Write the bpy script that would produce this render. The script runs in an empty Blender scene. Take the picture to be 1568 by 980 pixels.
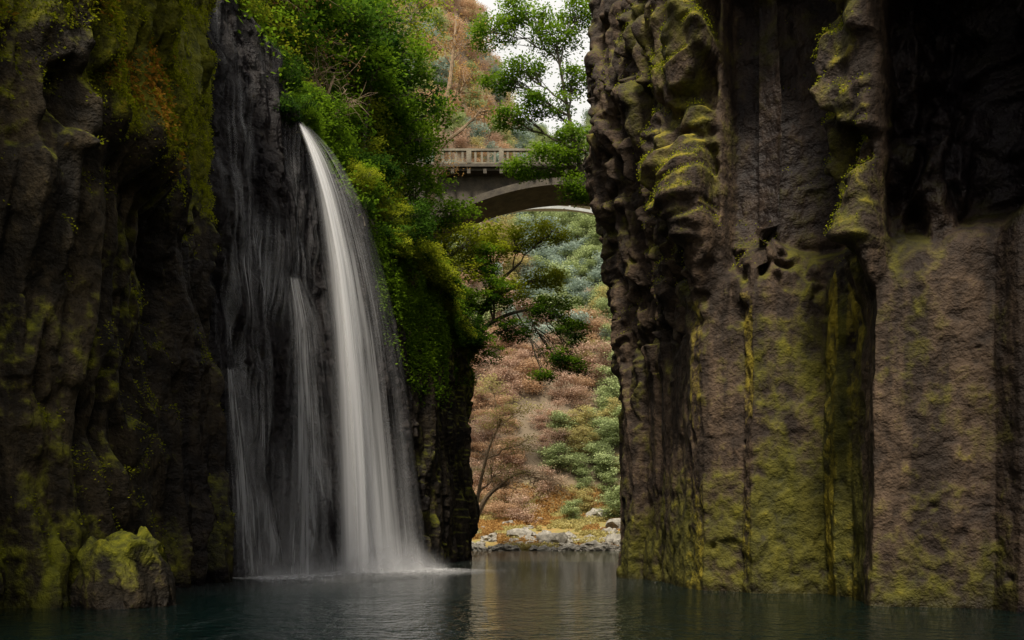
import bpy, bmesh, math, random
import numpy as np
from mathutils import Vector
rng=np.random.default_rng(7); random.seed(7)
F=1220.0; HZ=825.0; CH=1.5
def P(x,y,Y): return np.array([(x-784)/F*Y, Y, CH+(HZ-y)/F*Y])
def sstep(a,b,x):
    t=np.clip((x-a)/(b-a),0,1); return t*t*(3-2*t)
def h3(ix,iy,iz,seed):
    n=(ix.astype(np.int64)*73856093)^(iy.astype(np.int64)*19349663)^(iz.astype(np.int64)*83492791)^(seed*2654435)
    n=n&0xffffffff
    n=((n^(n>>15))*2246822519)&0xffffffff
    n=((n^(n>>13))*3266489917)&0xffffffff
    n=n^(n>>16)
    return (n&0xffffff)/float(0xffffff)
def vn(p,seed=0):
    i=np.floor(p); f=p-i; f=f*f*f*(f*(f*6-15)+10); ix,iy,iz=[i[...,k].astype(np.int64) for k in range(3)]
    r=0
    for a in (0,1):
        wa=f[...,0] if a else 1-f[...,0]
        for b in (0,1):
            wb=f[...,1] if b else 1-f[...,1]
            for c in (0,1):
                wc=f[...,2] if c else 1-f[...,2]
                r=r+wa*wb*wc*h3(ix+a,iy+b,iz+c,seed)
    return r*2-1
def fbm(p,o=4,seed=0):
    r=0;a=1;s=0
    for k in range(o):
        r=r+a*vn(p*(2**k)+k*13.7,seed+k); s+=a; a*=.5
    return r/s
def worley(p,seed=0,tilt=False):
    i=np.floor(p).astype(np.int64); f1=np.full(p.shape[:-1],9.); f2=f1.copy(); cid=np.zeros(p.shape[:-1]); tl=np.zeros(p.shape[:-1])
    for a in (-1,0,1):
        for b in (-1,0,1):
            for c in (-1,0,1):
                jx,jy,jz=i[...,0]+a,i[...,1]+b,i[...,2]+c
                hx,hy,hz=h3(jx,jy,jz,seed),h3(jx,jy,jz,seed+1),h3(jx,jy,jz,seed+2)
                dv=p-np.stack([jx+hx,jy+hy,jz+hz],-1)
                d=np.sqrt((dv**2).sum(-1)); h=h3(jx,jy,jz,seed+3)
                m=d<f1
                f2=np.where(m,f1,np.minimum(f2,d)); cid=np.where(m,h,cid)
                if tilt:
                    t=dv[...,0]*(hy-.5)+dv[...,1]*(hz-.5)+dv[...,2]*(hx-.5)*.6; tl=np.where(m,t*2,tl)
                f1=np.where(m,d,f1)
    return (f1,f2,cid,tl) if tilt else (f1,f2,cid)
def link(o,parent=None):
    bpy.context.scene.collection.objects.link(o)
    if parent: o.parent=parent
    return o
def mk_mesh(name,V,Q,smooth=False,mats=(),midx=None,fattr=None,vcol=None,uv=None):
    me=bpy.data.meshes.new(name); V=np.asarray(V,dtype=np.float32); Q=np.asarray(Q,dtype=np.int32)
    me.vertices.add(len(V)); me.vertices.foreach_set("co",V.ravel())
    k=Q.shape[1]
    me.loops.add(Q.size); me.loops.foreach_set("vertex_index",Q.ravel())
    me.polygons.add(len(Q)); me.polygons.foreach_set("loop_start",np.arange(0,Q.size,k,dtype=np.int32))
    me.update(calc_edges=True)
    me.polygons.foreach_set("use_smooth",np.full(len(Q),smooth))
    for m in mats: me.materials.append(m)
    if midx is not None: me.polygons.foreach_set("material_index",np.asarray(midx,dtype=np.int32))
    if fattr is not None:
        at=me.attributes.new("var","FLOAT","FACE"); at.data.foreach_set("value",np.asarray(fattr,dtype=np.float32))
    if vcol is not None:
        at=me.attributes.new("mask","FLOAT_COLOR","POINT")
        c=np.ones((len(V),4),dtype=np.float32); c[:,:vcol.shape[1]]=vcol; at.data.foreach_set("color",c.ravel())
    if uv is not None:
        l=me.uv_layers.new(name="UVMap"); l.data.foreach_set("uv",np.asarray(uv,dtype=np.float32)[Q.ravel()].ravel())
    me.update()
    return me
def obj(name,me,parent=None):
    return link(bpy.data.objects.new(name,me),parent)
def empty(name,loc=(0,0,0)):
    o=bpy.data.objects.new(name,None); o.location=loc; return link(o)
def gridq(nu,nv,flip=False):
    a=np.arange(nu*nv).reshape(nu,nv)
    q=np.stack([a[:-1,:-1],a[1:,:-1],a[1:,1:],a[:-1,1:]],-1).reshape(-1,4)
    return q[:,::-1] if flip else q
def boxes(L):
    V=[];Q=[]
    for (cx,cy,cz,sx,sy,sz) in L:
        n=len(V)
        for z in(-.5,.5):
            for x,y in((-.5,-.5),(.5,-.5),(.5,.5),(-.5,.5)): V.append((cx+x*sx,cy+y*sy,cz+z*sz))
        for f in((3,2,1,0),(4,5,6,7),(0,1,5,4),(1,2,6,5),(2,3,7,6),(3,0,4,7)): Q.append([n+k for k in f])
    return np.array(V),np.array(Q)
# ---------- materials ----------
def newmat(name):
    m=bpy.data.materials.new(name); m.use_nodes=True; nt=m.node_tree; nt.nodes.clear()
    out=nt.nodes.new("ShaderNodeOutputMaterial"); return m,nt,out
def N(nt,t,**kw):
    n=nt.nodes.new(t)
    for k,v in kw.items(): setattr(n,k,v)
    return n
def mixc(nt,fac,a,b,mode="MIX"):
    n=nt.nodes.new("ShaderNodeMix"); n.data_type="RGBA"; n.blend_type=mode
    for s,v in((0,fac),(6,a),(7,b)):
        if isinstance(v,(int,float,tuple)): n.inputs[s].default_value=v if not isinstance(v,tuple) else (*v,1)
        else: nt.links.new(v,n.inputs[s])
    return n.outputs[2]
def math_(nt,op,a,b=None,clamp=False):
    n=nt.nodes.new("ShaderNodeMath"); n.operation=op; n.use_clamp=clamp
    for s,v in((0,a),(1,b)):
        if v is None: continue
        if isinstance(v,(int,float)): n.inputs[s].default_value=v
        else: nt.links.new(v,n.inputs[s])
    return n.outputs[0]
def mapr(nt,v,a,b,c=0,d=1):
    n=nt.nodes.new("ShaderNodeMapRange"); nt.links.new(v,n.inputs[0])
    for s,x in((1,a),(2,b),(3,c),(4,d)): n.inputs[s].default_value=x
    return n.outputs[0]
def noise(nt,scale,detail=6,rough=.6,vec=None,sc=None):
    if vec is None:
        g=nt.nodes.new("ShaderNodeNewGeometry"); vec=g.outputs["Position"]
    if sc:
        mp=nt.nodes.new("ShaderNodeMapping"); mp.inputs["Scale"].default_value=sc; nt.links.new(vec,mp.inputs[0]); vec=mp.outputs[0]
    n=nt.nodes.new("ShaderNodeTexNoise"); n.inputs["Scale"].default_value=scale; n.inputs["Detail"].default_value=detail; n.inputs["Roughness"].default_value=rough
    nt.links.new(vec,n.inputs["Vector"]); return n.outputs["Fac"]
def rockmat(name,cA,cB,cM1=(.10,.12,.012),cM2=(.03,.045,.008),cO=(.30,.20,.02),bump=1.0):
    m,nt,out=newmat(name); L=nt.links.new
    at=N(nt,"ShaderNodeAttribute",attribute_name="mask"); sp=N(nt,"ShaderNodeSeparateColor"); L(at.outputs["Color"],sp.inputs[0])
    moss,wet_shade,lich=sp.outputs[0],sp.outputs[1],sp.outputs[2]
    n1=noise(nt,.55,6,.68); n2=noise(nt,2.6,5,.62); n3=noise(nt,1.5,4,.65,sc=(1,1,.12)); n4=noise(nt,18,3,.6)
    c=mixc(nt,mapr(nt,n1,.40,.60),tuple(x*.6 for x in cA),tuple(x*1.2 for x in cB))
    c=mixc(nt,mapr(nt,n2,.50,.70,0,.7),c,tuple(x*1.9 for x in cB))
    c=mixc(nt,mapr(nt,n2,.46,.34,0,.75),c,tuple(x*.4 for x in cA))
    c=mixc(nt,mapr(nt,n3,.45,.60,0,.85),c,tuple(x*.33 for x in cA))
    c=mixc(nt,mapr(nt,n4,.56,.70,0,.4),c,tuple(x*.25 for x in cA))
    mc=mixc(nt,mapr(nt,n2,.3,.7),cM2,cM1)
    mf=math_(nt,"MULTIPLY",mapr(nt,math_(nt,"ADD",moss,math_(nt,"MULTIPLY",math_(nt,"ADD",math_(nt,"SUBTRACT",n2,.5),math_(nt,"SUBTRACT",n1,.5)),1.8)),.3,.85),.9)
    c=mixc(nt,mf,c,mc)
    lf=mapr(nt,math_(nt,"ADD",lich,math_(nt,"MULTIPLY",math_(nt,"SUBTRACT",n2,.5),2.0)),.35,1.0)
    c=mixc(nt,lf,c,cO)
    wd=math_(nt,"MULTIPLY",wet_shade,.93)
    c=mixc(nt,wd,c,(.007,.005,.007))  # darkens damp rock and also paints recess and overhang shade
    b=N(nt,"ShaderNodeBsdfPrincipled"); L(c,b.inputs["Base Color"])
    rg=math_(nt,"ADD",mapr(nt,wet_shade,0,1,.8,.38),math_(nt,"MULTIPLY",math_(nt,"SUBTRACT",n2,.5),.3))
    L(rg,b.inputs["Roughness"]); L(mapr(nt,wet_shade,0,1,.28,.14),b.inputs["Specular IOR Level"])
    hh=math_(nt,"ADD",math_(nt,"MULTIPLY",n2,1.1),math_(nt,"MULTIPLY",n4,math_(nt,"MULTIPLY",mapr(nt,n1,.38,.62,.2,1),.14)))
    bp=N(nt,"ShaderNodeBump"); bp.inputs["Strength"].default_value=1; bp.inputs["Distance"].default_value=.22*bump; L(hh,bp.inputs["Height"]); L(bp.outputs[0],b.inputs["Normal"])
    L(b.outputs[0],out.inputs[0]); return m
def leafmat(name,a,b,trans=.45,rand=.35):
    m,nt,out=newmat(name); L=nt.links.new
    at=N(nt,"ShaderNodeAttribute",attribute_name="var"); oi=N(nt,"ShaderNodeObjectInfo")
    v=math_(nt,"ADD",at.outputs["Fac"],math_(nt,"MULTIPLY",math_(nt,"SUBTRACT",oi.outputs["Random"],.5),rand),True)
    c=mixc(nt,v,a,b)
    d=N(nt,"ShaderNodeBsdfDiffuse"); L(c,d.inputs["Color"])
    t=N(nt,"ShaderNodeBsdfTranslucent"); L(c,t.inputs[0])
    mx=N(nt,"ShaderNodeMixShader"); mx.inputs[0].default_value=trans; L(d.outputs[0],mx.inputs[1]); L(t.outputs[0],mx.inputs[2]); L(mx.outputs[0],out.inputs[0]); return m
def plainmat(name,a,b,scale=2,rough=.8,bump=.03):
    m,nt,out=newmat(name); L=nt.links.new
    n=noise(nt,scale,4,.65); n2=noise(nt,scale*6,3,.6)
    c=mixc(nt,mapr(nt,n,.35,.65),a,b); c=mixc(nt,mapr(nt,n2,.5,.75,0,.6),c,tuple(x*.5 for x in a))
    d=N(nt,"ShaderNodeBsdfPrincipled"); L(c,d.inputs["Base Color"]); d.inputs["Roughness"].default_value=rough
    bp=N(nt,"ShaderNodeBump"); bp.inputs["Distance"].default_value=bump; L(n2,bp.inputs["Height"]); L(bp.outputs[0],d.inputs["Normal"])
    L(d.outputs[0],out.inputs[0]); return m
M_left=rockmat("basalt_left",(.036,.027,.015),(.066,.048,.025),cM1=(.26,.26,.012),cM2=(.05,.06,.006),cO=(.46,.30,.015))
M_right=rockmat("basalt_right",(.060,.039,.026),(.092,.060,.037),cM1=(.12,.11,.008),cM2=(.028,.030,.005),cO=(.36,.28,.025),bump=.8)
M_bark=plainmat("bark",(.05,.04,.028),(.12,.095,.06),4)
M_pale=plainmat("pale_bark",(.24,.16,.09),(.42,.30,.19),4)
G_dark=leafmat("leaf_dark",(.015,.045,.008),(.09,.18,.018))
G_mid=leafmat("leaf_mid",(.03,.085,.008),(.23,.37,.02))
G_yel=leafmat("leaf_yellowgreen",(.10,.15,.012),(.44,.47,.03))
G_moss=leafmat("moss_yellowgreen",(.14,.17,.010),(.48,.50,.02))
G_org=leafmat("leaf_orange",(.26,.14,.05),(.56,.34,.12))
G_fern=leafmat("fern_orange",(.35,.15,.02),(.60,.36,.05))
G_pink=leafmat("leaf_pinkbrown_hazed",(.38,.25,.18),(.62,.45,.34),.3)  # pinkish brown, lightened: distance haze is mixed into the colour
G_far=leafmat("leaf_far_green_hazed",(.20,.25,.11),(.48,.55,.26),.3)  # green paled by distance haze put into its colour
G_blue=leafmat("leaf_haze_green",(.26,.33,.28),(.42,.50,.43),.3)  # bluish distance haze painted into the leaf colour
G_gold=leafmat("leaf_gold",(.34,.29,.12),(.60,.53,.22))
G_fpal=leafmat("leaf_far_russet_hazed",(.40,.25,.15),(.62,.44,.28))  # russet with the paleness of distance haze painted in
M_conc=plainmat("weathered_concrete",(.045,.036,.026),(.11,.090,.062),1.2,bump=.02)
M_rail=plainmat("weathered_balustrade",(.14,.12,.085),(.27,.235,.17),1.2,bump=.02)
M_steel=plainmat("painted_steel",(.35,.36,.34),(.45,.46,.44),2,.5,.002)
M_stone=plainmat("river_stone",(.18,.165,.14),(.42,.39,.33),1.5,bump=.05)
# ---------- wall sheets ----------
def densify(cols,stepf):
    cols=[np.array(c,float) for c in cols]; out=[]
    for a,b in zip(cols[:-1],cols[1:]):
        l=max(np.hypot(*(b[1:3]-a[1:3])),np.hypot(*(b[3:5]-a[3:5]))); d=min(np.hypot(a[1],a[2]),np.hypot(b[1],b[2]))
        n=max(2,int(l/stepf(d,a[2]))); t=np.arange(n)/n
        out.append(a[None]*(1-t[:,None])+b[None]*t[:,None])
    out.append(cols[-1][None]); return np.concatenate(out)
def smooth1(A,k):
    if k<=0: return A
    r=int(math.ceil(2.2*k)); w=np.exp(-.5*(np.arange(-r,r+1)/k)**2); w/=w.sum()
    Ap=np.pad(A,((r,r),(0,0)),mode="edge"); n=len(A)
    return sum(w[i]*Ap[i:i+n] for i in range(2*r+1))
def wall(cols,stepf,nv,nk,dispf,z0=-1.5):
    C=densify(cols,stepf); s=C[:,0]; B=np.c_[C[:,1:3],np.full(len(C),z0)]; T=C[:,3:6]
    t=np.gradient(C[:,1:3],axis=0); n=np.stack([t[:,1],-t[:,0]],1); n=n/np.linalg.norm(n,axis=1)[:,None]
    n=smooth1(n,nk); n/=np.linalg.norm(n,axis=1)[:,None]
    v=np.linspace(0,1,nv)
    G=B[:,None]*(1-v[None,:,None])+T[:,None]*v[None,:,None]
    S=np.repeat(s[:,None],nv,1); Nn=np.repeat(np.c_[n,np.zeros(len(n))][:,None],nv,1)
    D=dispf(G,S,Nn)
    D=smooth1(smooth1(D,.9).T,.9).T
    G2=G+Nn*D[...,None]
    G2[...,2]+=.12*vn(G*1.7,91)*sstep(0.2,2,G[...,2])
    du=np.gradient(G2,axis=0); dv=np.gradient(G2,axis=1); nn=np.cross(du,dv); nn/=np.linalg.norm(nn,axis=-1)[...,None]+1e-9
    return G,G2,S,Nn,nn,D
Lc=[(0,-11,-14,-11,-14,22),(1,-11.4,8,-11.6,8,24),(2,-10.9,16,-10.7,16,26),(3,-9.7,19.5,-9.6,20,26),(4,-9.9,24.5,-10.2,25,26),(5,-10.1,28.5,-10.7,29,26),
(6,-10.9,30,-12.6,31.5,25.5),(7,-10.3,31,-12.0,33.5,25.0),(8,-9,33.5,-10.3,35,22.9),(9,-7.9,36,-9.6,36,20.3),(10,-6.9,39,-8.2,38.5,18.6),(11,-5.0,42,-6.5,42.5,17),
(12,-4.3,47,-4.8,48,16.5),(13,-3.5,54,-4.1,55,15.5),(14,-2.7,61,-3.4,61,16),(15,-5,66,-6,67,17),(16,-12,75,-13,77,20),(17,-30,92,-31,92,26)]
def dispL(G,S,Nn):
    z=G[...,2]; q=G.copy(); yy=G[...,1]
    w=np.stack([fbm(q*.25,2,5),fbm(q*.25,2,6),fbm(q*.3,2,7)],-1)
    falls=sstep(6.2,7,S)*(1-sstep(11,12,S)); near=1-sstep(5.8,6.4,S); farw=sstep(11,12,S)
    p=q+w*np.array([.7,.7,1.5])
    f1,f2,c,t1=worley(p*np.array([.95,.95,.06]),11,True)
    g1,g2,gc,t2=worley(p*np.array([2.0,2.0,.26])+3,23,True)
    k1,k2,kc,t3=worley(p*np.array([3.3,3.3,1.6])+3,33,True)
    crag=sstep(8,12,z+4*w[...,0])
    d=(c-.5)*1.2+.8*t1-.35*f1-.16*(1-sstep(0,.12,f2-f1))
    d2=(gc-.5)*.38+.5*t2-.15*g1
    d3=(kc-.5)*.14+.22*t3
    dd=d*(1-.25*crag)+d2*(.7+.6*crag)+d3*(.25+.9*crag)+.6*fbm(q*.3,3,44)+.12*fbm(q*np.array([2,2,1.0]),4,45)
    fl=.36*(c-.5)+.35*t1+.18*vn(q*np.array([1.2,1.2,.15]),50)+.34*(gc-.5)+.36*t2+.12*(kc-.5)+.2*t3+.10*fbm(q*2,3,55)
    d=dd*(1-falls)*(1-.25*farw)+fl*falls
    d=d+near*1.3*np.exp(-((yy-20.3)/2.2)**2)*sstep(10.3,11.6,z)-near*.8*np.exp(-((yy-22.8)/1.8)**2)*(1-sstep(9,12,z))
    d=d-near*(.2+.6*sstep(6,12,z)-.5*sstep(13,17,z))*np.exp(-((yy-26.5)/2.4)**2)
    d=d-.5*np.exp(-((S-6.0)/.35)**2)
    d=d+near*.7*np.exp(-((yy-19.6)/.7)**2)*(1-sstep(3.0,4.3,z))
    return d
Lg,Lp,Ls,Ln,Lnn,Ld=wall(Lc,lambda d,y:(.3 if y<10 else (.058 if d<45 else .10)) if y<62 else .5,420,10,dispL)
up=Lnn[...,2]; z=Lp[...,2]; YL=Lg[...,1]
mz=fbm(Lp*.35,3,77); mz2=fbm(Lp*.9,3,79)
near=1-sstep(5.8,6.4,Ls); falls=sstep(6.0,6.5,Ls)*(1-sstep(10.9,11.9,Ls))
head=near*sstep(11.0,12.0,z+.8*mz2)*np.exp(-((YL-20.0)/2.6)**4)
head2=near*sstep(12.0,14.5,z+1.5*mz)*sstep(23.5,25,YL)
moss=np.clip(.05+.55*mz+1.1*np.clip(up,0,1)+near*.30*sstep(10,14,z)+near*.4*(1-sstep(.5,3,z))+.9*head+.8*head2+.5*(1-near)*(1-falls)*sstep(10,15,z),0,1)*(1-.92*falls)
moss=np.where(near>.5,moss*(1-.85*np.exp(-((YL-25.5)/1.8)**2)*(1-sstep(12,15,z))),moss)
wet_shade=np.clip(.97*falls+.8*np.exp(-((YL-26.8)/2.4)**2)*(1-sstep(11.5,14,z))+.55*(1-sstep(0,.5,z))+.35*(1-near)*(1-falls)*(1-sstep(9,14,z)),0,1)  # soaked falls and waterline; left recess shade painted in; lower far wall darker
lich=np.clip(head*(.1+1.0*mz2)+head2*(-.1+.7*mz2),0,1)
obj("gorge_cliff",mk_mesh("cliff",Lp.reshape(-1,3),gridq(*Lp.shape[:2]),True,[M_left],vcol=np.stack([moss,wet_shade,lich],-1).reshape(-1,3)))
Rc=[(0,24,100,24,100,34),(300,13,70,13,70,33),(600,8,48,7,48,30),(850,5.0,34,4.8,34,27),(950,4.15,30.5,4.15,30.5,26),(1018,5.35,28,5.35,28,26),(1035,5.3,26.2,5.3,26.2,26),(1062,5.4,23.8,5.4,23.8,26),
(1075,5.5,23.0,5.5,23,26),(1140,6.55,22.5,6.55,22.5,26),(1150,6.6,21.9,6.6,21.9,26),(1262,8.45,21.6,8.45,21.6,26),(1278,8.4,20.7,8.4,20.7,26),(1310,8.75,20.4,8.75,20.4,26),(1322,8.6,19.5,8.6,19.5,26),
(1340,8.1,17.8,8.1,17.8,26),(1523,10.3,17.0,10.3,17,26),(1562,10.4,16.3,10.4,16.3,26),(1640,12.6,15.3,12.6,15.3,26),(1800,12.6,5,12.6,5,24),(2000,12,-14,12,-14,22)]
def dispR(G,S,Nn):
    z=G[...,2]; q=G
    w=np.stack([fbm(q*.3,2,15),fbm(q*.3,2,16),fbm(q*.3,2,17)],-1); p=q+w*.6
    prof=np.interp(z,[0,5.8,8.5,11.2,14.9,17.1,21.8,26],[.1,-.05,.05,.15,.75,1.3,1.0,.7])
    d=prof*(1-sstep(1035,1075,S))
    wz=z+.7*w[...,1]+.5*vn(q*1.1,5)
    led=9.0-.9*vn(q*.7,9)-.5*vn(q*2,10)
    ridge=np.exp(-((S-1074-8*vn(q*.5,12))/22)**2)*sstep(8.5,10.5,wz)
    d=d+.9*ridge
    midp=sstep(1106,1120,S)*(1-sstep(1290,1310,S))
    d=d-.9*midp*sstep(led,led+1.0,z)+2.6*midp*sstep(16.6,18.5,z)
    rid2=np.exp(-((S-1332)/15)**2)*sstep(6.5,9,wz)
    d=d+.55*rid2
    r3=sstep(1345,1375,S)
    d=d+r3*(-.9*sstep(7.2,9.4,wz)+.5*vn(q*.8,31)*sstep(8,10,z)+4.2*sstep(13.4,15.2,z+.6*w[...,0]))
    crag=np.clip((1-sstep(1085,1106,S))*sstep(6.5,10.5,wz+1.2*(1-sstep(1000,1060,S)))*.9+ridge+rid2+.9*r3*sstep(7.8,9.3,wz)+.6*midp*np.exp(-((z-led-.3)/.8)**2),0,1)
    f1,f2,c,t1=worley(p*np.array([1.2,1.2,.48]),61,True)
    g1,g2,gc,t2=worley(p*np.array([2.4,2.4,1.2]),71,True)
    k1,k2,kc,t3=worley(p*np.array([5,5,3.2]),81,True)
    d=d+crag*((c-.5)*.85+.8*t1-.10*(1-sstep(0,.12,f2-f1))+(gc-.5)*.38+.46*t2-.05*g1+(kc-.5)*.14+.2*t3)
    cb,cb2,cc,ct=worley(p*np.array([1.0,1.0,.08]),85,True)
    d=d+(1-crag)*(.16*fbm(q*np.array([.6,.6,.3]),3,64)+.06*fbm(q*2.2,4,65)+.05*t2+.09*(gc-.5)*sstep(0,.3,w[...,0])+(1-sstep(1010,1040,S))*((cc-.5)*.6+.5*ct))
    a1,a2,ac=worley(q*np.array([1.9,1.9,1.9])+vn(q*1.3,2)[...,None]*.5,91)
    d=d-(1-crag)*.14*(1-sstep(.04,.18,a1+.09*vn(q*8,3)))*(ac>.72)
    return d
Rg,Rp,Rs,Rn,Rnn,Rd=wall(Rc,lambda d,y:.25 if (y>31 and y<60) else (.8 if y>=60 else (.25 if y<=15.3 else .042)),520,4,dispR)
up=Rnn[...,2]; z=Rp[...,2]; mz=fbm(Rp*.5,3,87); st=vn(Rp*np.array([1.5,1.5,.12]),88)
def bandS(a,b,e=3): return sstep(a-e,a+e,Rs)*(1-sstep(b-e,b+e,Rs))
strip=np.clip(bandS(1036,1075)*.35*sstep(-.2,.4,st+.4)+bandS(1062,1075)*.3+bandS(1140,1150,2)*.7+bandS(1264,1282,2)*1.0+bandS(1300,1322,3)*.75+bandS(1324,1338)*.25,0,1.2)*(1-sstep(7.5,9.5,z))
ridge=np.exp(-((Rs-1072)/28)**2)*sstep(9,11,z)+np.exp(-((Rs-1332)/14)**2)*sstep(7,9,z)
lich=np.clip(strip*(.65+.8*mz)+ridge*.6*np.clip(up+.2,0,1),0,1)
moss=np.clip(.06+.45*mz+.7*np.clip(up,0,1)+.65*(1-sstep(1,5,z+1.8*st+1.5*mz))*bandS(940,1330)+.45*bandS(1150,1300)*(1-sstep(6,9,z))+.5*bandS(1264,1322)*(1-sstep(7,9,z))+.3*ridge+.45*bandS(1340,1560)*(1-sstep(.5,2.6,z+mz))+.4*np.clip(st,0,1),0,1)
wet_shade=np.clip(.6*(1-sstep(0,.35,z))+.65*bandS(1120,1300)*sstep(9.3,10.5,z+.5*mz)+.9*sstep(1350,1380,Rs)*sstep(7.0,9.5,z+.8*mz)+.35*sstep(1380,1640,Rs),0,1)  # damp waterline and mid panel; shade below right overhang painted in
obj("gorge_cliff.001",mk_mesh("cliff_r",Rp.reshape(-1,3),gridq(*Rp.shape[:2]),True,[M_right],vcol=np.stack([moss,wet_shade,lich],-1).reshape(-1,3)))
# ---------- slopes above cliffs ----------
M_soil=plainmat("forest_floor",(.03,.03,.012),(.06,.06,.02),.8,bump=.1)
def slope_sheet(name,T,Nn,slopef,W=45,nw=60):
    n=smooth1(Nn,25); n/=np.linalg.norm(n,axis=1)[:,None]
    w=np.linspace(0,1,nw)**1.5*W
    G=T[:,None]-np.c_[n,np.zeros(len(n))][:,None]*w[None,:,None]
    sl=slopef(T)[:,None]
    G[...,2]=T[:,2][:,None]+ sl*18*(1-np.exp(-w[None]/18)) + .8*fbm(G*.2,3,7)*sstep(0,3,w)[None]
    obj(name,mk_mesh(name,G.reshape(-1,3),gridq(*G.shape[:2],flip=True),True,[M_soil]))
    return G
idx=np.arange(0,Lp.shape[0],4); TL=Lp[idx,-1]
SL=slope_sheet("hillside",TL,Ln[idx,0,:2],lambda T:np.interp(T[:,1],[0,30,34,40,50,60,66,80],[.2,.25,.9,1.6,2.2,2.3,1.9,1.5]))
idr=np.arange(0,Rp.shape[0],5); TR=Rp[idr,-1]
SR=slope_sheet("hillside.001",TR,Rn[idr,0,:2],lambda T:np.interp(T[:,1],[0,30,60,80],[.2,.3,.8,.8]))  # unseen cap slope added to block light; also meets the bridge abutment
# ---------- ground + far hills ----------
def GH(X,Y):
    nz=fbm(np.stack([X,Y,X*0],-1)*.06,3,3)
    a=-2.5+sstep(35,60,np.abs(X))*32
    b=-.9+(Y-97)*.23+.5*nz*sstep(97,105,Y)
    R=np.interp(X,[-60,-34,-17,-6,2,14,60],[200,185,155,118,98,90,120])
    b=b+np.clip((Y-122)/140,0,1)**.9*R*(1+.05*nz)
    t=sstep(94,99,Y); return a*(1-t)+b*t
xs=np.r_[-1500,-600,-250,np.arange(-120,121,2.0),250,600,1500]; ys=np.r_[-600,-200,-60,np.arange(-20,90,6.),np.arange(90,135,1.),np.arange(135,280,4.),400,900,2000]
XX,YY=np.meshgrid(xs,ys,indexing="ij"); ZZ=GH(XX,YY)
M_ground,nt,out=newmat("ground_grass")
n=noise(nt,.35,5,.7); n2=noise(nt,3,4,.7)
c=mixc(nt,mapr(nt,n,.35,.6),(.34,.20,.05),(.20,.19,.05)); c=mixc(nt,mapr(nt,n2,.5,.7),c,(.26,.19,.12))
g_=N(nt,"ShaderNodeNewGeometry"); sx=N(nt,"ShaderNodeSeparateXYZ"); nt.links.new(g_.outputs["Position"],sx.inputs[0])
c=mixc(nt,mapr(nt,sx.outputs[1],120,128),c,(.15,.115,.075))
d=N(nt,"ShaderNodeBsdfPrincipled"); nt.links.new(c,d.inputs["Base Color"]); d.inputs["Roughness"].default_value=.9; nt.links.new(d.outputs[0],out.inputs[0])
obj("ground",mk_mesh("ground",np.stack([XX,YY,ZZ],-1).reshape(-1,3),gridq(len(xs),len(ys)),True,[M_ground]))
# ---------- water ----------
m,nt,out=newmat("river_water"); L=nt.links.new
b=N(nt,"ShaderNodeBsdfPrincipled"); b.inputs["Base Color"].default_value=(.0012,.0065,.0062,1); b.inputs["Roughness"].default_value=.035; b.inputs["IOR"].default_value=1.33
w1=noise(nt,.9,3,.55,sc=(1,.8,1)); w2=noise(nt,4,3,.6); w3=noise(nt,12,2,.6)
g_=N(nt,"ShaderNodeNewGeometry"); vd=N(nt,"ShaderNodeVectorMath",operation="DISTANCE"); L(g_.outputs["Position"],vd.inputs[0]); vd.inputs[1].default_value=(-2,37,0)
nf=mapr(nt,vd.outputs["Value"],3,18,1,0)
hh=math_(nt,"ADD",math_(nt,"MULTIPLY",w1,1.1),math_(nt,"MULTIPLY",w2,.55))
hh=math_(nt,"ADD",hh,math_(nt,"MULTIPLY",math_(nt,"ADD",w3,math_(nt,"MULTIPLY",w2,2.0)),math_(nt,"MULTIPLY",nf,2.2)))
bp=N(nt,"ShaderNodeBump"); bp.inputs["Strength"].default_value=1; bp.inputs["Distance"].default_value=.20; L(hh,bp.inputs["Height"]); L(bp.outputs[0],b.inputs["Normal"]); L(b.outputs[0],out.inputs[0])
V=np.array([(-34,-60,0),(40,-60,0),(40,125,0),(-34,125,0)]); obj("river_water",mk_mesh("river_water",V,[[0,1,2,3]],False,[m]))
# ---------- waterfall ----------
def watermat(name,us,vs,lo,hi,amax):
    m,nt,out=newmat(name); L=nt.links.new
    uv=N(nt,"ShaderNodeUVMap"); at=N(nt,"ShaderNodeAttribute",attribute_name="mask"); sp=N(nt,"ShaderNodeSeparateColor"); L(at.outputs["Color"],sp.inputs[0])
    a=noise(nt,1,3,.6,uv.outputs[0],(us,vs,1)); a2=noise(nt,1,2,.6,uv.outputs[0],(us*3.5,vs*1.6,1))
    s=mapr(nt,math_(nt,"ADD",math_(nt,"MULTIPLY",a,.6),math_(nt,"MULTIPLY",a2,.4)),lo,hi)
    al=math_(nt,"MULTIPLY",math_(nt,"ADD",math_(nt,"MULTIPLY",s,sp.outputs[0]),sp.outputs[1],True),amax,True)
    df=N(nt,"ShaderNodeBsdfDiffuse"); df.inputs[0].default_value=(.9,.9,.92,1); tl=N(nt,"ShaderNodeBsdfTranslucent"); tl.inputs[0].default_value=(.9,.9,.92,1)
    mx=N(nt,"ShaderNodeMixShader"); mx.inputs[0].default_value=.3; L(df.outputs[0],mx.inputs[1]); L(tl.outputs[0],mx.inputs[2])
    tr=N(nt,"ShaderNodeBsdfTransparent"); m2=N(nt,"ShaderNodeMixShader"); L(al,m2.inputs[0]); L(tr.outputs[0],m2.inputs[1]); L(mx.outputs[0],m2.inputs[2]); L(m2.outputs[0],out.inputs[0]); return m
WF=empty("waterfall")
M_fall=watermat("falling_water",3.0,.10,.38,.68,.95); M_veil=watermat("thin_water",3.6,.14,.44,.72,.6)
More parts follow.
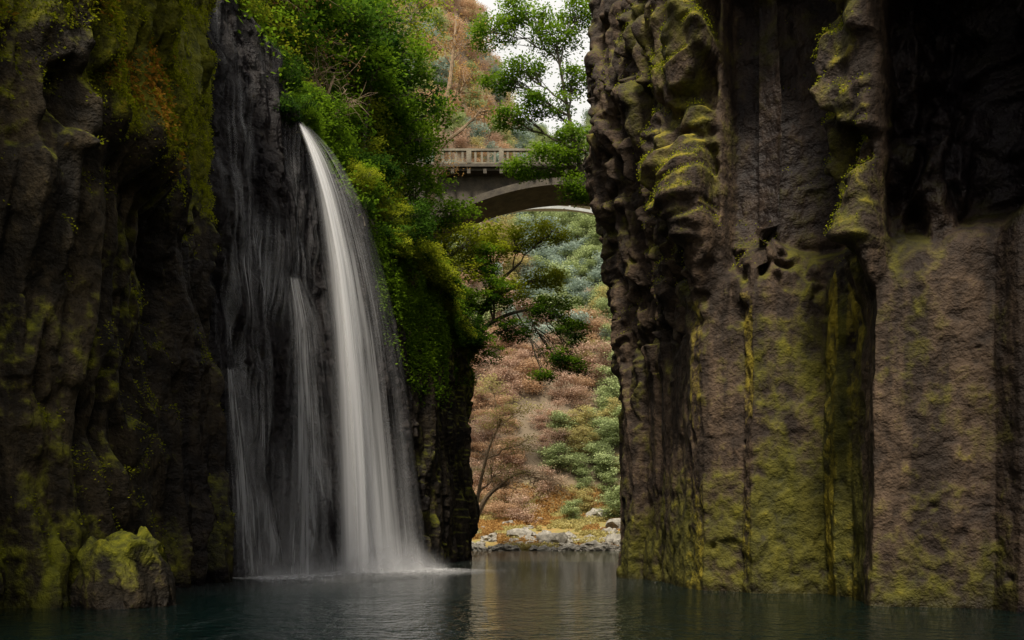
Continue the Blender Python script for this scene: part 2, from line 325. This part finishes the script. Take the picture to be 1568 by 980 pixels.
def fall_sheet(name,Lpx,Rpx,peak,core,mat,nu=40,nv=140,off=0,bulge=.3,base=0.0,seed=0,envk=1.0):
    A=np.array([P(*p) for p in Lpx]);B=np.array([P(*p) for p in Rpx]); A[-1,2]=-.05;B[-1,2]=-.05
    tt=np.linspace(0,1,nv); za=np.linspace(0,1,len(A)); zb=np.linspace(0,1,len(B))
    Ai=np.stack([np.interp(tt,za,A[:,k]) for k in range(3)],1);Bi=np.stack([np.interp(tt,zb,B[:,k]) for k in range(3)],1)
    Ai=smooth1(Ai,6);Bi=smooth1(Bi,6); Ai[-1,2]=-.05;Bi[-1,2]=-.05
    u=np.linspace(0,1,nu)
    G=Ai[None]*(1-u[:,None,None])+Bi[None]*u[:,None,None]
    G[...,1]-=bulge*np.sin(np.pi*u)[:,None]*tt[None]+off
    G[...,1]+=.08*vn(np.stack([u[:,None]*9+0*tt[None],tt[None]*2+0*u[:,None],0*u[:,None]+0*tt[None]],-1),seed)
    U=np.repeat(u[:,None],nv,1); T=np.repeat(tt[None],nu,0)
    env=np.where(U<peak,sstep(0,peak,U),1-sstep(peak,1,U)*.9)*sstep(0,.06,1-U)*sstep(0,.05,U+.01)*envk
    cf=core*np.exp(-((U-peak)/.16)**2)
    fade=sstep(0,.03,T)
    ve=np.stack([env*fade,np.clip(cf*fade+base*env*sstep(.7,1,T),0,1),0*env],-1)
    me=mk_mesh(name,G.reshape(-1,3),gridq(nu,nv),True,[mat],vcol=ve.reshape(-1,3),uv=np.stack([U*3+seed*3,T*18],-1).reshape(-1,2))
    return obj(name,me,WF)
LE=[(457,190,35.2),(474,240,35.2),(486,305,35.3),(496,400,35.5),(504,500,35.7),(508,600,35.9),(512,720,36.2),(514,875,36.6)]
RE=[(468,190,35.6),(514,235,35.9),(552,300,36.4),(586,400,37.4),(610,500,38.2),(626,600,38.9),(640,720,39.4),(660,865,39.9)]
fall_sheet("main_fall",LE,RE,.28,.6,M_fall,off=.2,base=.5,seed=1)
LE2=[(458,190,35.1),(476,240,35.1),(495,305,35.2),(514,400,35.4),(524,500,35.6),(532,600,35.8),(538,720,36.1),(542,874,36.5)]
RE2=[(466,190,35.4),(492,235,35.5),(520,300,35.8),(546,400,36.2),(562,500,36.6),(574,600,37),(584,720,37.4),(595,872,37.7)]
fall_sheet("main_fall_core",LE2,RE2,.35,.75,M_fall,off=.45,seed=5)
fall_sheet("side_veil",[(438,420,33.9),(440,500,33.8),(436,600,33.7),(430,720,33.5),(415,882,33.3)],[(470,425,34.4),(500,500,34.5),(515,600,34.8),(530,720,35.0),(545,876,35.1)],.42,.34,M_veil,off=.35,seed=9,envk=1)
fall_sheet("side_veil_low",[(346,560,30.6),(348,700,30.3),(350,890,29.9)],[(376,560,31.2),(410,700,31.3),(445,885,31.4)],.4,.2,M_veil,off=.35,seed=12,envk=1)
m_=(Ls[:,0]>6.4)&(Ls[:,0]<11.2); ii=np.where(m_)[0]; sub=Lg[ii].copy(); Dd=Ld[ii]
Ds=smooth1(smooth1(Dd,2).T,5).T
sub=sub+Ln[ii]*(Ds+.16)[...,None]; sub=sub[:,::2]; S2=Ls[ii][:,::2]
arc=np.cumsum(np.r_[0,np.linalg.norm(np.diff(sub[:,0,:2],axis=0),axis=1)]); U=np.repeat(arc[:,None],sub.shape[1],1)
zz=sub[...,2]; cas=np.exp(-((S2-7.3)/.6)**2)*1.15+.8*np.exp(-((S2-8.5)/.45)**2)+.4*np.exp(-((S2-9.7)/.7)**2)
env=np.clip(cas*(.6+.8*vn(sub*.5,5)),0,1)*sstep(0,.6,zz)
obj("rock_film",mk_mesh("rock_film",sub.reshape(-1,3),gridq(*sub.shape[:2]),True,[M_veil],vcol=np.stack([env,.02*env+.12*env*(1-sstep(2,10,zz)),0*env],-1).reshape(-1,3),uv=np.stack([U,zz],-1).reshape(-1,2)),WF)
base=np.array([(-10.2,30.0),(-9.2,31.9),(-8.1,34.3),(-7.2,36.3),(-6.0,38.7),(-4.5,41.0)])
tt=np.linspace(0,1,160); bx=np.interp(tt,np.linspace(0,1,6),base[:,0]); by=np.interp(tt,np.linspace(0,1,6),base[:,1])
vv=np.linspace(0,1,30); G=np.zeros((160,30,3)); G[...,0]=bx[:,None]+(vv-.25)[None]*7; G[...,1]=by[:,None]-(vv-.25)[None]*4.5; G[...,2]=.006+.06*np.clip(vn(G*3,4),0,1)*np.sin(np.pi*vv)[None]
ev=np.repeat((np.sin(np.pi*vv**.6)[None]**1.3)*(1-.5*vv[None]),160,0)*(.6+.9*np.exp(-((tt-.72)/.18)**2)[:,None]+.5*np.exp(-((tt-.08)/.08)**2)[:,None])
M_foam=watermat("foam",3,3,.44,.66,.9)
obj("foam",mk_mesh("foam",G.reshape(-1,3),gridq(160,30),True,[M_foam],vcol=np.stack([ev,.3*ev*(1-vv[None])**1.5,0*ev],-1).reshape(-1,3),uv=G[...,:2].reshape(-1,2)),WF)
M_spray=watermat("spray",.8,1.0,.25,.75,.5)
for s_ in range(5):
    vv=np.linspace(0,1,14); G=np.zeros((160,14,3)); h=2.4-.35*s_+.6*vn(np.stack([tt*14,0*tt+s_,0*tt],-1),8)
    G[...,0]=bx[:,None]+.25+.35*s_-.2*vv[None]; G[...,1]=by[:,None]-.3*s_-.1+.15*vn(np.stack([tt*20,0*tt,0*tt],-1),s_)[:,None]; G[...,2]=vv[None]*h[:,None]*(.5+1.1*np.exp(-((tt-.7)/.2)**2))[:,None]
    ev=((1-vv)**1.6)[None]*(.45+.7*np.exp(-((tt-.72)/.18)**2)[:,None])*sstep(0,.05,tt)[:,None]*(1-sstep(.95,1,tt))[:,None]
    obj("spray",mk_mesh("spray",G.reshape(-1,3),gridq(160,14),True,[M_spray],vcol=np.stack([.7*ev,.45*ev,0*ev],-1).reshape(-1,3),uv=np.stack([np.repeat(tt[:,None]*14,14,1)+s_*5,G[...,2]],-1).reshape(-1,2)),WF)
# ---------- foliage ----------
def leafquads(C,size,flat=.6,rg=rng):
    n=len(C); nrm=rg.normal(size=(n,3)); nrm[:,2]+=np.sign(nrm[:,2])*flat*2; nrm/=np.linalg.norm(nrm,axis=1)[:,None]
    a=np.cross(nrm,rg.normal(size=(n,3))); a/=np.linalg.norm(a,axis=1)[:,None]; b=np.cross(nrm,a)
    s=(size*rg.uniform(.6,1.3,n))[:,None]
    V=np.stack([C-a*s*.5,C+b*s*.27,C+a*s*.5,C-b*s*.27],1).reshape(-1,3)
    return V,np.arange(4*n).reshape(n,4)
def tube(path,rad,k=5):
    path=np.asarray(path,float); n=len(path); t=np.gradient(path,axis=0); t/=np.linalg.norm(t,axis=1)[:,None]+1e-9
    ref=np.array([.3,.9,.2]); a=np.cross(t,ref); a/=np.linalg.norm(a,axis=1)[:,None]+1e-9; b=np.cross(t,a)
    an=np.arange(k)/k*2*np.pi
    V=path[:,None]+np.asarray(rad)[:,None,None]*(a[:,None]*np.cos(an)[None,:,None]+b[:,None]*np.sin(an)[None,:,None])
    i=np.arange(n-1)[:,None]; j=np.arange(k)[None]; j2=(j+1)%k
    Q=np.stack([i*k+j,i*k+j2,(i+1)*k+j2,(i+1)*k+j],-1).reshape(-1,4); return V.reshape(-1,3),Q
def curve(a,b,sag=.15,n=6,rg=rng):
    t=np.linspace(0,1,n)[:,None]; l=np.linalg.norm(b-a); m=(a+b)/2+rg.normal(size=3)*l*.12+np.array([0,0,l*sag])
    p=(1-t)**2*a+2*t*(1-t)*m+t*t*b; p[1:-1]+=rg.normal(size=(n-2,3))*l*.02; return p
def tree_mesh(name,trunk,r0,blobs,lpc,ls,sig,leafm,bark,flat=.6,seed=0,droop=0):
    rg=np.random.default_rng(seed); Vs=[];Qs=[];off=0
    trunk=np.array(trunk,float); k=len(trunk)
    tt=np.linspace(0,1,16); tr=np.stack([np.interp(tt,np.linspace(0,1,k),trunk[:,j]) for j in range(3)],1); tr=smooth1(tr,1)
    rad=r0*(1-.75*tt)
    def add(V,Q):
        nonlocal off
        Vs.append(V);Qs.append(Q+off);off+=len(V)
    add(*tube(tr,rad,7))
    Cs=[];var=[]
    for (cx,cy,cz,rx,ry,rz,nc) in blobs:
        c=np.array([cx,cy,cz]); d=np.linalg.norm(tr-c,axis=1)+ (tr[:,2]>cz)*1.5; j=int(np.clip(np.argmin(d)-2,2,15))
        limb=curve(tr[j],c,.08,8,rg); add(*tube(limb,np.linspace(rad[j]*.6,r0*.12,8)))
        pts=rg.normal(size=(nc,3)); pts/=np.linalg.norm(pts,axis=1)[:,None]; pts*=rg.uniform(.25,1,(nc,1))**.5
        pts=pts*np.array([rx,ry,rz])+c
        for p in pts:
            jj=rg.integers(3,8); br=curve(limb[jj],p,.1,5,rg); add(*tube(br,np.linspace(r0*.12,r0*.02+.004,5),4))
            if lpc>0:
                q=rg.normal(size=(lpc,3))*sig*np.array([1,1,.38])+p
                q[:,2]-=droop*np.hypot(q[:,0]-p[0],q[:,1]-p[1]); Cs.append(q)
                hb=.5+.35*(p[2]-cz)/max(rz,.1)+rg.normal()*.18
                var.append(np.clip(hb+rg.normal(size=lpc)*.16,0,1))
            if lpc<20:
                for _ in range(4):
                    e=br[rg.integers(2,5)]; add(*tube(curve(e,e+rg.normal(size=3)*sig*1.3,.1,3,rg),[r0*.03+.006]*2+[.004],3))
    nb=sum(len(q) for q in Qs)
    if Cs:
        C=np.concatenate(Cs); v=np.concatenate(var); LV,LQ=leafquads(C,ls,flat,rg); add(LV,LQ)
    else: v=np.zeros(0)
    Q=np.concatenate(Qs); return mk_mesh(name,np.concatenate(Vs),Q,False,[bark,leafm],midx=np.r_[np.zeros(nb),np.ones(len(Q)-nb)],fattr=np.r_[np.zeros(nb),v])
def crown_blobs(h,w,n,seed,nc=14,r=.38,z0=.35):
    rg=np.random.default_rng(seed); Bl=[]
    for i in range(n):
        a=rg.uniform(0,2*np.pi); q=rg.uniform(z0,.95); rr=w*.5*rg.uniform(.2,.85)*np.sin(np.pi*min(1,(q-.15)/.95))**.6 if q>.15 else w*.4*rg.random()
        Bl.append((rr*np.cos(a),rr*np.sin(a),h*q,w*r*.6,w*r*.6,w*r*.38,nc))
    return Bl
def proto(name,h,w,n,nc,lpc,ls,sig,lm,bk,seed,flat=.6):
    return tree_mesh(name,[(0,0,-1),(.02*h,0,h*.4),(.0,.03*h,h*.9)],h*.022,crown_blobs(h,w,n,seed,nc),lpc,ls,sig,lm,bk,flat,seed)
PA=[proto("bdark%d"%i,8,6.5,10,12,44,.25,.42,G_dark,M_bark,100+i) for i in range(2)]
PB=[proto("bmid%d"%i,7,6,10,12,42,.24,.38,G_mid,M_bark,110+i) for i in range(3)]
PC=[proto("byel%d"%i,5,5,8,12,38,.20,.33,G_yel,M_bark,120+i) for i in range(2)]
PO=[proto("borg%d"%i,9,7,10,12,14,.18,.5,G_org,M_pale,130+i) for i in range(2)]
PS=[proto("shrub%d"%i,2.6,3,8,10,38,.16,.24,[G_mid,G_yel,G_dark][i],M_bark,140+i) for i in range(3)]
def inst(me,loc,sc,par,name,tilt=.12,rz=None):
    o=bpy.data.objects.new(name,me); o.location=loc; o.scale=(sc*random.uniform(.9,1.1),sc*random.uniform(.9,1.1),sc)
    o.rotation_euler=(random.uniform(-tilt,tilt),random.uniform(-tilt,tilt),random.uniform(0,6.28) if rz is None else rz); return link(o,par)
FO=empty("hillside_foliage")
Ty=TL[:,1]; cand=np.where((Ty>32.5)&(Ty<85))[0]
arcw=np.abs(np.gradient(TL[:,1]))[cand]; pr=arcw/arcw.sum()
for k in range(300):
    i=rng.choice(cand,p=pr); j=rng.integers(2,36); p=SL[i,j]
    if p[1]<31: continue
    if j<12: me=random.choice(PS+[PB[0],PS[0],PC[0]]); sc_=random.uniform(.7,1.1)*(1 if me in PS else .55)
    else: me=random.choice(PA+PB+PB+PC+PO[:1]); sc_=random.uniform(.75,1.2)
    inst(me,p-np.array([0,0,.3]),sc_,FO,"foliage_clump")
for k in range(90):
    i=rng.choice(cand,p=pr); p=TL[i]; inst(random.choice(PS),p+np.array([0,0,-.6]),random.uniform(.5,.95),FO,"rim_shrub",.5)
candr=np.where((TR[:,1]>32)&(TR[:,1]<95))[0]
for k in range(60):
    i=rng.choice(candr); j=rng.integers(1,35); inst(random.choice(PA+PB+PO),SR[i,j],random.uniform(.6,.9),FO,"foliage_clump")
nU=90000
i=rng.choice(cand,nU,p=pr); j=rng.integers(0,42,nU); C=SL[i,j]+rng.normal(size=(nU,3))*np.array([.35,.6,.3])
va=np.clip(.5+.5*fbm(C*.4,2,9)+rng.normal(size=len(C))*.15,0,1)
LV,LQ=leafquads(C,.25,.4); obj("undergrowth",mk_mesh("undergrowth",LV,LQ,False,[G_mid],fattr=va))
def tufts(name,Pn,Nr,mask,n,size,mat,sp=.05,hang=0):
    w=mask.ravel().clip(0); w=w/w.sum(); id=rng.choice(len(w),n,p=w); C=Pn.reshape(-1,3)[id]+Nr.reshape(-1,3)[id]*.04+rng.normal(size=(n,3))*sp
    C[:,2]-=hang*rng.random(n)
    LV,LQ=leafquads(C,size,.3); return mk_mesh(name,LV,LQ,False,[mat],fattr=np.clip(.5+.4*fbm(C*.8,2,19)+rng.normal(size=n)*.2,0,1))
upL=np.clip(Lnn[...,2],0,1); zL=Lp[...,2]; YL=Lp[...,1]
patch=sstep(-.1,.35,fbm(Lp*.5,3,200))
mk1=near*((upL>.2)*patch*(zL>1)*(.2+sstep(9,13,zL)*1.0)+(head*2.2+head2*1.3)*sstep(-.25,.2,mz2)*(.15+upL*2))*((YL>12)&(YL<31))
obj("cliff_moss",tufts("cliff_moss",Lp,Lnn,mk1,140000,.08,G_moss,.05))
mk2=head*sstep(.1,.35,fbm(Lp*.8,2,201))*(.2+upL*2)
obj("orange_ferns",tufts("orange_ferns",Lp,Lnn,mk2,7000,.11,G_fern,.09))
far_=((YL>41)&(YL<66))*sstep(9,15,zL)*sstep(-.1,.3,fbm(Lp*.35,3,202)+.25*sstep(12,16,zL))
obj("cliff_plants",tufts("cliff_plants",Lp,Lnn,far_,70000,.18,G_mid,.14,.3))
upR=np.clip(Rnn[...,2],0,1)
mk3=(upR>.25)*(Rp[...,1]<31)*(Rp[...,1]>15.5)*sstep(8,10,Rp[...,2])*sstep(-.05,.3,fbm(Rp*.6,3,203)+.3*ridge)*(Rs<1345)*(.15+ridge)
obj("cliff_moss.001",tufts("cliff_moss_r",Rp,Rnn,mk3,34000,.055,G_moss,.04))
def B(x,y,Y,rx,ry,rz,n): p=P(x,y,Y); return (p[0],p[1],p[2],rx,ry,rz,n)
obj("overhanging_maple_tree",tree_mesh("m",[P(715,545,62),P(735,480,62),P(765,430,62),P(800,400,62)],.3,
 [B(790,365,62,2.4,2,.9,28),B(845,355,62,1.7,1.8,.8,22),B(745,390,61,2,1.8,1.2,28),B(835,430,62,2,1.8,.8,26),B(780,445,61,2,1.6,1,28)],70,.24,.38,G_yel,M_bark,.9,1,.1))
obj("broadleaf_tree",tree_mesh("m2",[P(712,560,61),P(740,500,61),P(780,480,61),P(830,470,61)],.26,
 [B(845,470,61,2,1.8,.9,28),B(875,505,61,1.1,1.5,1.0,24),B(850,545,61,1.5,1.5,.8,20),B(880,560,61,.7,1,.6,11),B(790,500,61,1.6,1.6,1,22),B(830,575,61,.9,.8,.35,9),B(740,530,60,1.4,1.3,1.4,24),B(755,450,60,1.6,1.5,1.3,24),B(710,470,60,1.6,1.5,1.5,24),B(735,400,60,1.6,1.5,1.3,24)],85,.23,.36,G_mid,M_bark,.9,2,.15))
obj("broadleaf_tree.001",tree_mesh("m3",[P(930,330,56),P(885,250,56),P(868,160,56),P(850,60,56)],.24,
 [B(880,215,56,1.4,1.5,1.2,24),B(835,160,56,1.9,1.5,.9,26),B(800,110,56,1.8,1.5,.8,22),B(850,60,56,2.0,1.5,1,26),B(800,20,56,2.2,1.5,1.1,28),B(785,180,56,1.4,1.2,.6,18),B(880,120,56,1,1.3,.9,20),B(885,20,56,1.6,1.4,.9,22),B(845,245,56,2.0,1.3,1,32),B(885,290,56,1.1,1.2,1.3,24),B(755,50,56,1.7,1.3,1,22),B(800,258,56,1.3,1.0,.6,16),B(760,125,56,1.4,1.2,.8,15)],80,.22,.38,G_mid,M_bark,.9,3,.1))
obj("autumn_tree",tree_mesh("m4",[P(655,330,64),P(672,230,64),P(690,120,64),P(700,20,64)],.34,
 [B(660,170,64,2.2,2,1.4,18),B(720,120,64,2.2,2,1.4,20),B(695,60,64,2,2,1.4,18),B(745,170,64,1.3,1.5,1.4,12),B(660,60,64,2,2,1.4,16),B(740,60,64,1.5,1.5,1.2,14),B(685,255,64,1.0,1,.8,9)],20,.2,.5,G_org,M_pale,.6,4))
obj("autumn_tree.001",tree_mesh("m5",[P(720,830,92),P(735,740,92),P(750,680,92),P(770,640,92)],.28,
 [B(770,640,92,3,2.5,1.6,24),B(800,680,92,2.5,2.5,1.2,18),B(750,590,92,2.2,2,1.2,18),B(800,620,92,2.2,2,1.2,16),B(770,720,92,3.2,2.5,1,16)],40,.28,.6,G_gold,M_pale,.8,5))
obj("bare_tree",tree_mesh("m6",[P(470,260,42),P(480,190,42),P(500,150,42),P(515,110,42)],.12,
 [B(500,130,41,1.2,1,.9,12),B(530,160,41,1,1,.7,10),B(480,110,41,1,1,.8,8)],0,.1,.5,G_org,M_pale,.6,6))
obj("bare_tree.001",tree_mesh("m7",[P(725,800,96),P(745,760,96),P(780,730,96),P(810,720,96)],.4,
 [B(780,740,96,3.2,2,1.4,26),B(825,735,96,3,2,1.2,24),B(750,700,96,2.2,2,1.6,16),B(860,750,96,2.4,2,1,14)],4,.2,.9,G_org,M_pale,.6,7))
SF=SL[cand].reshape(-1,3)
def big(name,crown,mat,lpc=56,ls=.26,seed=0,r0=.22,bark=M_bark,sig=.42):
    cs=[B(*b) for b in crown]; c=np.array([q[:3] for q in cs]).mean(0); lo=min(q[2] for q in cs)
    tgt=np.array([c[0]-1.5,c[1]+.5,lo-3.5]); root=SF[np.argmin(((SF-tgt)**2).sum(1))]-np.array([0,0,.4])
    top=c+np.array([0,0,.5]); mid=root*.5+top*.5+np.array([-.5,0,1.0])
    obj(name,tree_mesh(name,[root,mid,top],r0,cs,lpc,ls,sig,mat,bark,.7,seed,.08))
big("broadleaf_tree.002",[(560,40,50,2.4,2,1.6,26),(610,90,50,2.2,2,1.4,24),(540,110,50,2,2,1.4,22),(600,10,50,2.4,2,1.4,22)],G_mid,seed=21)
big("broadleaf_tree.003",[(600,170,54,2.4,2,1.5,26),(640,215,55,2,1.8,1.3,22),(575,230,53,2.2,2,1.5,24),(665,165,55,1.8,1.5,1.0,16)],G_mid,seed=22)
big("broadleaf_tree.004",[(620,290,57,2.4,2,1.5,26),(650,330,58,2,1.8,1.4,24),(600,345,56,2.2,2,1.5,24),(660,275,58,1.8,1.4,1.1,22),(695,325,58,1.5,1.4,.8,20)],G_mid,seed=23)
big("broadleaf_tree.005",[(670,370,60,2.2,2,1.4,26),(715,375,61,2.2,2,1.2,24),(650,430,59,2.2,2,1.6,24),(700,430,60,2.2,2,1.5,26),(735,350,61,1.6,1.5,.7,18)],G_yel,seed=24)
big("broadleaf_tree.006",[(640,20,58,2.2,2,1.5,22),(620,60,58,2.2,2,1.3,20),(500,30,46,2.2,2,1.5,24),(460,60,44,1.6,1.6,1.2,20)],G_yel,46,.22,25)
big("broadleaf_tree.007",[(500,230,44,1.6,1.5,1.2,22),(540,290,45,1.6,1.5,1.2,22),(520,180,45,1.8,1.5,1.2,22),(570,340,47,1.6,1.5,1.2,22)],G_mid,seed=26)
big("broadleaf_tree.008",[(395,10,39,1.5,1.5,1.0,18),(425,60,39,1.2,1.2,.9,16),(445,110,39,1,1,.8,12),(458,150,39.5,.8,1,.6,9)],G_yel,46,.19,27,sig=.35)
obj("cedar_tree",tree_mesh("m8",[P(438,190,41),P(438,60,41),P(437,0,41),P(437,-90,41)],.22,
 [B(437,-80,41,2.5,2.5,2,20),B(450,-20,41,2,2,1,8)],60,.2,.42,G_dark,M_pale,.6,8))
# --- far hillside forest ---
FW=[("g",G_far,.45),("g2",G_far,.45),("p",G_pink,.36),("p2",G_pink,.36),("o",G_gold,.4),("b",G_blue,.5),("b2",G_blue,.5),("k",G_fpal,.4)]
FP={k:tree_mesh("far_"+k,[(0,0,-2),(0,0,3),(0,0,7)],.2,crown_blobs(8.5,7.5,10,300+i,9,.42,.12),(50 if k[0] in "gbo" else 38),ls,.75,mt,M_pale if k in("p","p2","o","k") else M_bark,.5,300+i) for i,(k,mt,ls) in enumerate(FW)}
FE=empty("distant_forest")
Yv=119.
while Yv<268:
    for Xv in np.arange((560-784)/F*Yv,(1020-784)/F*Yv,3.1+.008*Yv):
        X=Xv+random.uniform(-1.6,1.6); Y=Yv+random.uniform(-1.6,1.6); Z=float(GH(np.array([X]),np.array([Y]))[0])
        if Y<124 and random.random()<.4: continue
        nz=float(vn(np.array([[X*.07,Y*.04,0]]),41)[0])+random.uniform(-.3,.3)+np.clip((X-4)/18,-.6,.45)
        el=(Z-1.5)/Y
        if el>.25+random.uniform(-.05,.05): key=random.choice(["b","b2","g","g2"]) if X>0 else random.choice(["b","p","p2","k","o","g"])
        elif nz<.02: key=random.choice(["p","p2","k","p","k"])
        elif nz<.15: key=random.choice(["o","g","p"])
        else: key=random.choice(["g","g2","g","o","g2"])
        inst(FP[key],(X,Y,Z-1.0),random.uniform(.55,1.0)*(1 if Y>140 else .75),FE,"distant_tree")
    Yv+=2.4+.010*(Yv-118)
# --- beach boulders and grass ---
def boulder_geo(c,s,seed,sub=3,rough=.25):
    bm=bmesh.new(); bmesh.ops.create_icosphere(bm,subdivisions=sub,radius=1); V=np.array([v.co[:] for v in bm.verts]); Fc=np.array([[v.index for v in f.verts] for f in bm.faces]); bm.free()
    f1,f2,cc,tl=worley(V*1.3+seed*7.3,seed,True); V=V*(1+rough*(cc-.5)[:,None]+rough*tl[:,None]+rough*fbm(V*1.2+seed*3,3,seed)[:,None]*.6)
    return V*np.array(s)+np.array(c),Fc
Vs=[];Fs=[];o=0
for k in range(150):
    Y=99.5+abs(random.gauss(0,1))*(3.5 if k%2 else 9); X=random.uniform(-8,24)*(Y/105); s=random.uniform(.25,.8)*(2.2 if random.random()<.2 else 1)
    Z=float(GH(np.array([X]),np.array([Y]))[0]); V,Fc=boulder_geo((X,Y,max(Z,0)+.15*s),(s*1.3,s,s*.8),k+1,3,.5); Vs.append(V);Fs.append(Fc+o);o+=len(V)
obj("river_boulders",mk_mesh("rb",np.concatenate(Vs),np.concatenate(Fs),False,[M_stone]))
n=90000; X=rng.uniform(-10,28,n); Y=rng.uniform(100.5,126,n); k=fbm(np.stack([X,Y,0*X],-1)*.3,3,60)>-.15; X=X[k];Y=Y[k]
C=np.stack([X,Y,GH(X,Y)+rng.random(len(X))*.7],-1); LV,LQ=leafquads(C,.34,.0); obj("autumn_grass",mk_mesh("ag",LV,LQ,False,[G_org,G_gold],midx=(fbm(C*.25,2,61)>-.05).astype(int),fattr=rng.random(len(C))))
V,Fc=boulder_geo((-8.75,17.9,.25),(.95,.95,1.5),77,6,.2)
V[:,0]+=.25*np.clip(1-V[:,2],0,2)*.5
V=V+(.05*fbm(V*3,4,5))[:,None]
nzv=np.clip((V[:,2]-.2)/1.4,0,1)
obj("mossy_boulder",mk_mesh("mb",V,Fc,True,[M_left],vcol=np.stack([.15+.85*nzv,.5*(1-sstep(0,.3,V[:,2])),.2*nzv],-1)))
# ---------- bridge ----------
BR=empty("arch_bridge"); x0,x1=-13.,22.; Yb=74.; Wd=5.
cxc,span=5.6,13.5
def zu(x): return 34.5-4.0*((x-cxc)/span)**2
V,Q=boxes([((x0+x1)/2,Yb+Wd/2,35.95,x1-x0,Wd,.5),((x0+x1)/2,Yb-.12,36.1,x1-x0,.3,.28)]); obj("deck",mk_mesh("deck",V,Q,False,[M_conc]),BR)
L_=[]
for yy in (Yb+.1,Yb+Wd-.1):
    L_+=[((x0+x1)/2,yy,37.62,x1-x0,.34,.2),((x0+x1)/2,yy,36.36,x1-x0,.3,.2)]
    x=x0
    while x<x1:
        L_.append((x,yy,37.06,.45,.4,1.35))
        for k in range(1,5): L_.append((x+k*.6,yy,36.99,.2,.2,1.05))
        x+=3.0
V,Q=boxes(L_); obj("balustrade",mk_mesh("bal",V,Q,False,[M_rail]),BR)
xs_=np.linspace(cxc-span,cxc+span,60)
def ribbon(y0,y1,zl,zh):
    V=[]
    for x,a,b in zip(xs_,zl,zh): V+= [(x,y0,a),(x,y0,b),(x,y1,b),(x,y1,a)]
    Q=[[i*4+j,i*4+(j+1)%4,(i+1)*4+(j+1)%4,(i+1)*4+j] for i in range(59) for j in range(4)]
    return np.array(V),np.array(Q)
V,Q=ribbon(Yb+.1,Yb+Wd-.1,zu(xs_),zu(xs_)+.65); obj("arch_rib",mk_mesh("arch",V,Q,False,[M_conc]),BR)
V,Q=ribbon(Yb+.9,Yb+Wd-.9,zu(xs_)+.62,np.full(60,35.72)); obj("spandrel",mk_mesh("sp",V,Q,False,[M_conc]),BR)
V,Q=boxes([(-10.6,Yb+Wd/2,31,5,Wd-.4,9.3),(21.6,Yb+Wd/2,31,5,Wd-.4,9.3)]); obj("abutment",mk_mesh("ab",V,Q,False,[M_conc]),BR)
V,Q=boxes([(x,Yb-.1,35.5,.3,.5,.42) for x in np.arange(x0,x1,1.5)]); obj("brackets",mk_mesh("br",V,Q,False,[M_conc]),BR)
B2=empty("steel_bridge"); Y2=112.; z2=CH+(HZ-312)/F*Y2
V,Q=boxes([(5,Y2,z2,50,4,.5),(5,Y2-2,z2+1.1,50,.08,.08)]+[(x,Y2-2,z2+.65,.07,.07,.9) for x in np.arange(-19,30,1.5)]); obj("deck_girder",mk_mesh("dg",V,Q,False,[M_steel]),B2)
xs_=np.linspace(-18,28,60); za=z2-1-9*((xs_-5)/23)**2; V,Q=ribbon(Y2-1.8,Y2-1.2,za-.4,za); obj("steel_arch",mk_mesh("sa",V,Q,False,[M_steel]),B2)
V,Q=boxes([(x,Y2-1.5,(z2+(z2-1-9*((x-5)/23)**2))/2,.25,.25,abs(1+9*((x-5)/23)**2)) for x in np.arange(-16,27,3.)]); obj("spandrel_posts",mk_mesh("sp2",V,Q,False,[M_steel]),B2)
# ---------- light, world, camera ----------
sd=np.array([-.12,-.5,.86]); sd/=np.linalg.norm(sd)
sl=bpy.data.lights.new("sun","SUN"); sl.energy=5.0; sl.angle=math.radians(10); sl.color=(1,.91,.76)
so=link(bpy.data.objects.new("sun",sl))
so.rotation_euler=Vector(sd).to_track_quat('Z','Y').to_euler(); so.location=(0,0,60)
w=bpy.data.worlds.new("World"); bpy.context.scene.world=w; w.use_nodes=True; nt=w.node_tree
bg=nt.nodes["Background"]; sk=nt.nodes.new("ShaderNodeTexSky"); sk.sky_type="NISHITA"; sk.sun_disc=False
sk.sun_elevation=math.asin(sd[2]); sk.sun_rotation=math.atan2(sd[0],sd[1]); sk.dust_density=3
hs=nt.nodes.new("ShaderNodeHueSaturation"); hs.inputs["Saturation"].default_value=.25; nt.links.new(sk.outputs[0],hs.inputs["Color"])
tc=nt.nodes.new("ShaderNodeTexCoord"); cl=noise(nt,2.5,4,.55,tc.outputs["Generated"])
cloud=mixc(nt,mapr(nt,cl,.3,.7),(6.0,5.8,5.4),(8.5,8.3,7.9))
mx=mixc(nt,.8,hs.outputs[0],cloud); nt.links.new(mx,bg.inputs[0]); bg.inputs[1].default_value=.15
cam=bpy.data.cameras.new("cam"); cam.lens=F/1568*36; cam.sensor_width=36; cam.shift_y=(HZ-490)/1568; cam.clip_end=5000; cam.clip_start=.1
co=link(bpy.data.objects.new("camera",cam)); co.location=(0,0,CH); co.rotation_euler=(math.pi/2,0,0); bpy.context.scene.camera=co
sc=bpy.context.scene; sc.view_settings.view_transform='Standard'; sc.view_settings.look='None'; sc.view_settings.exposure=0
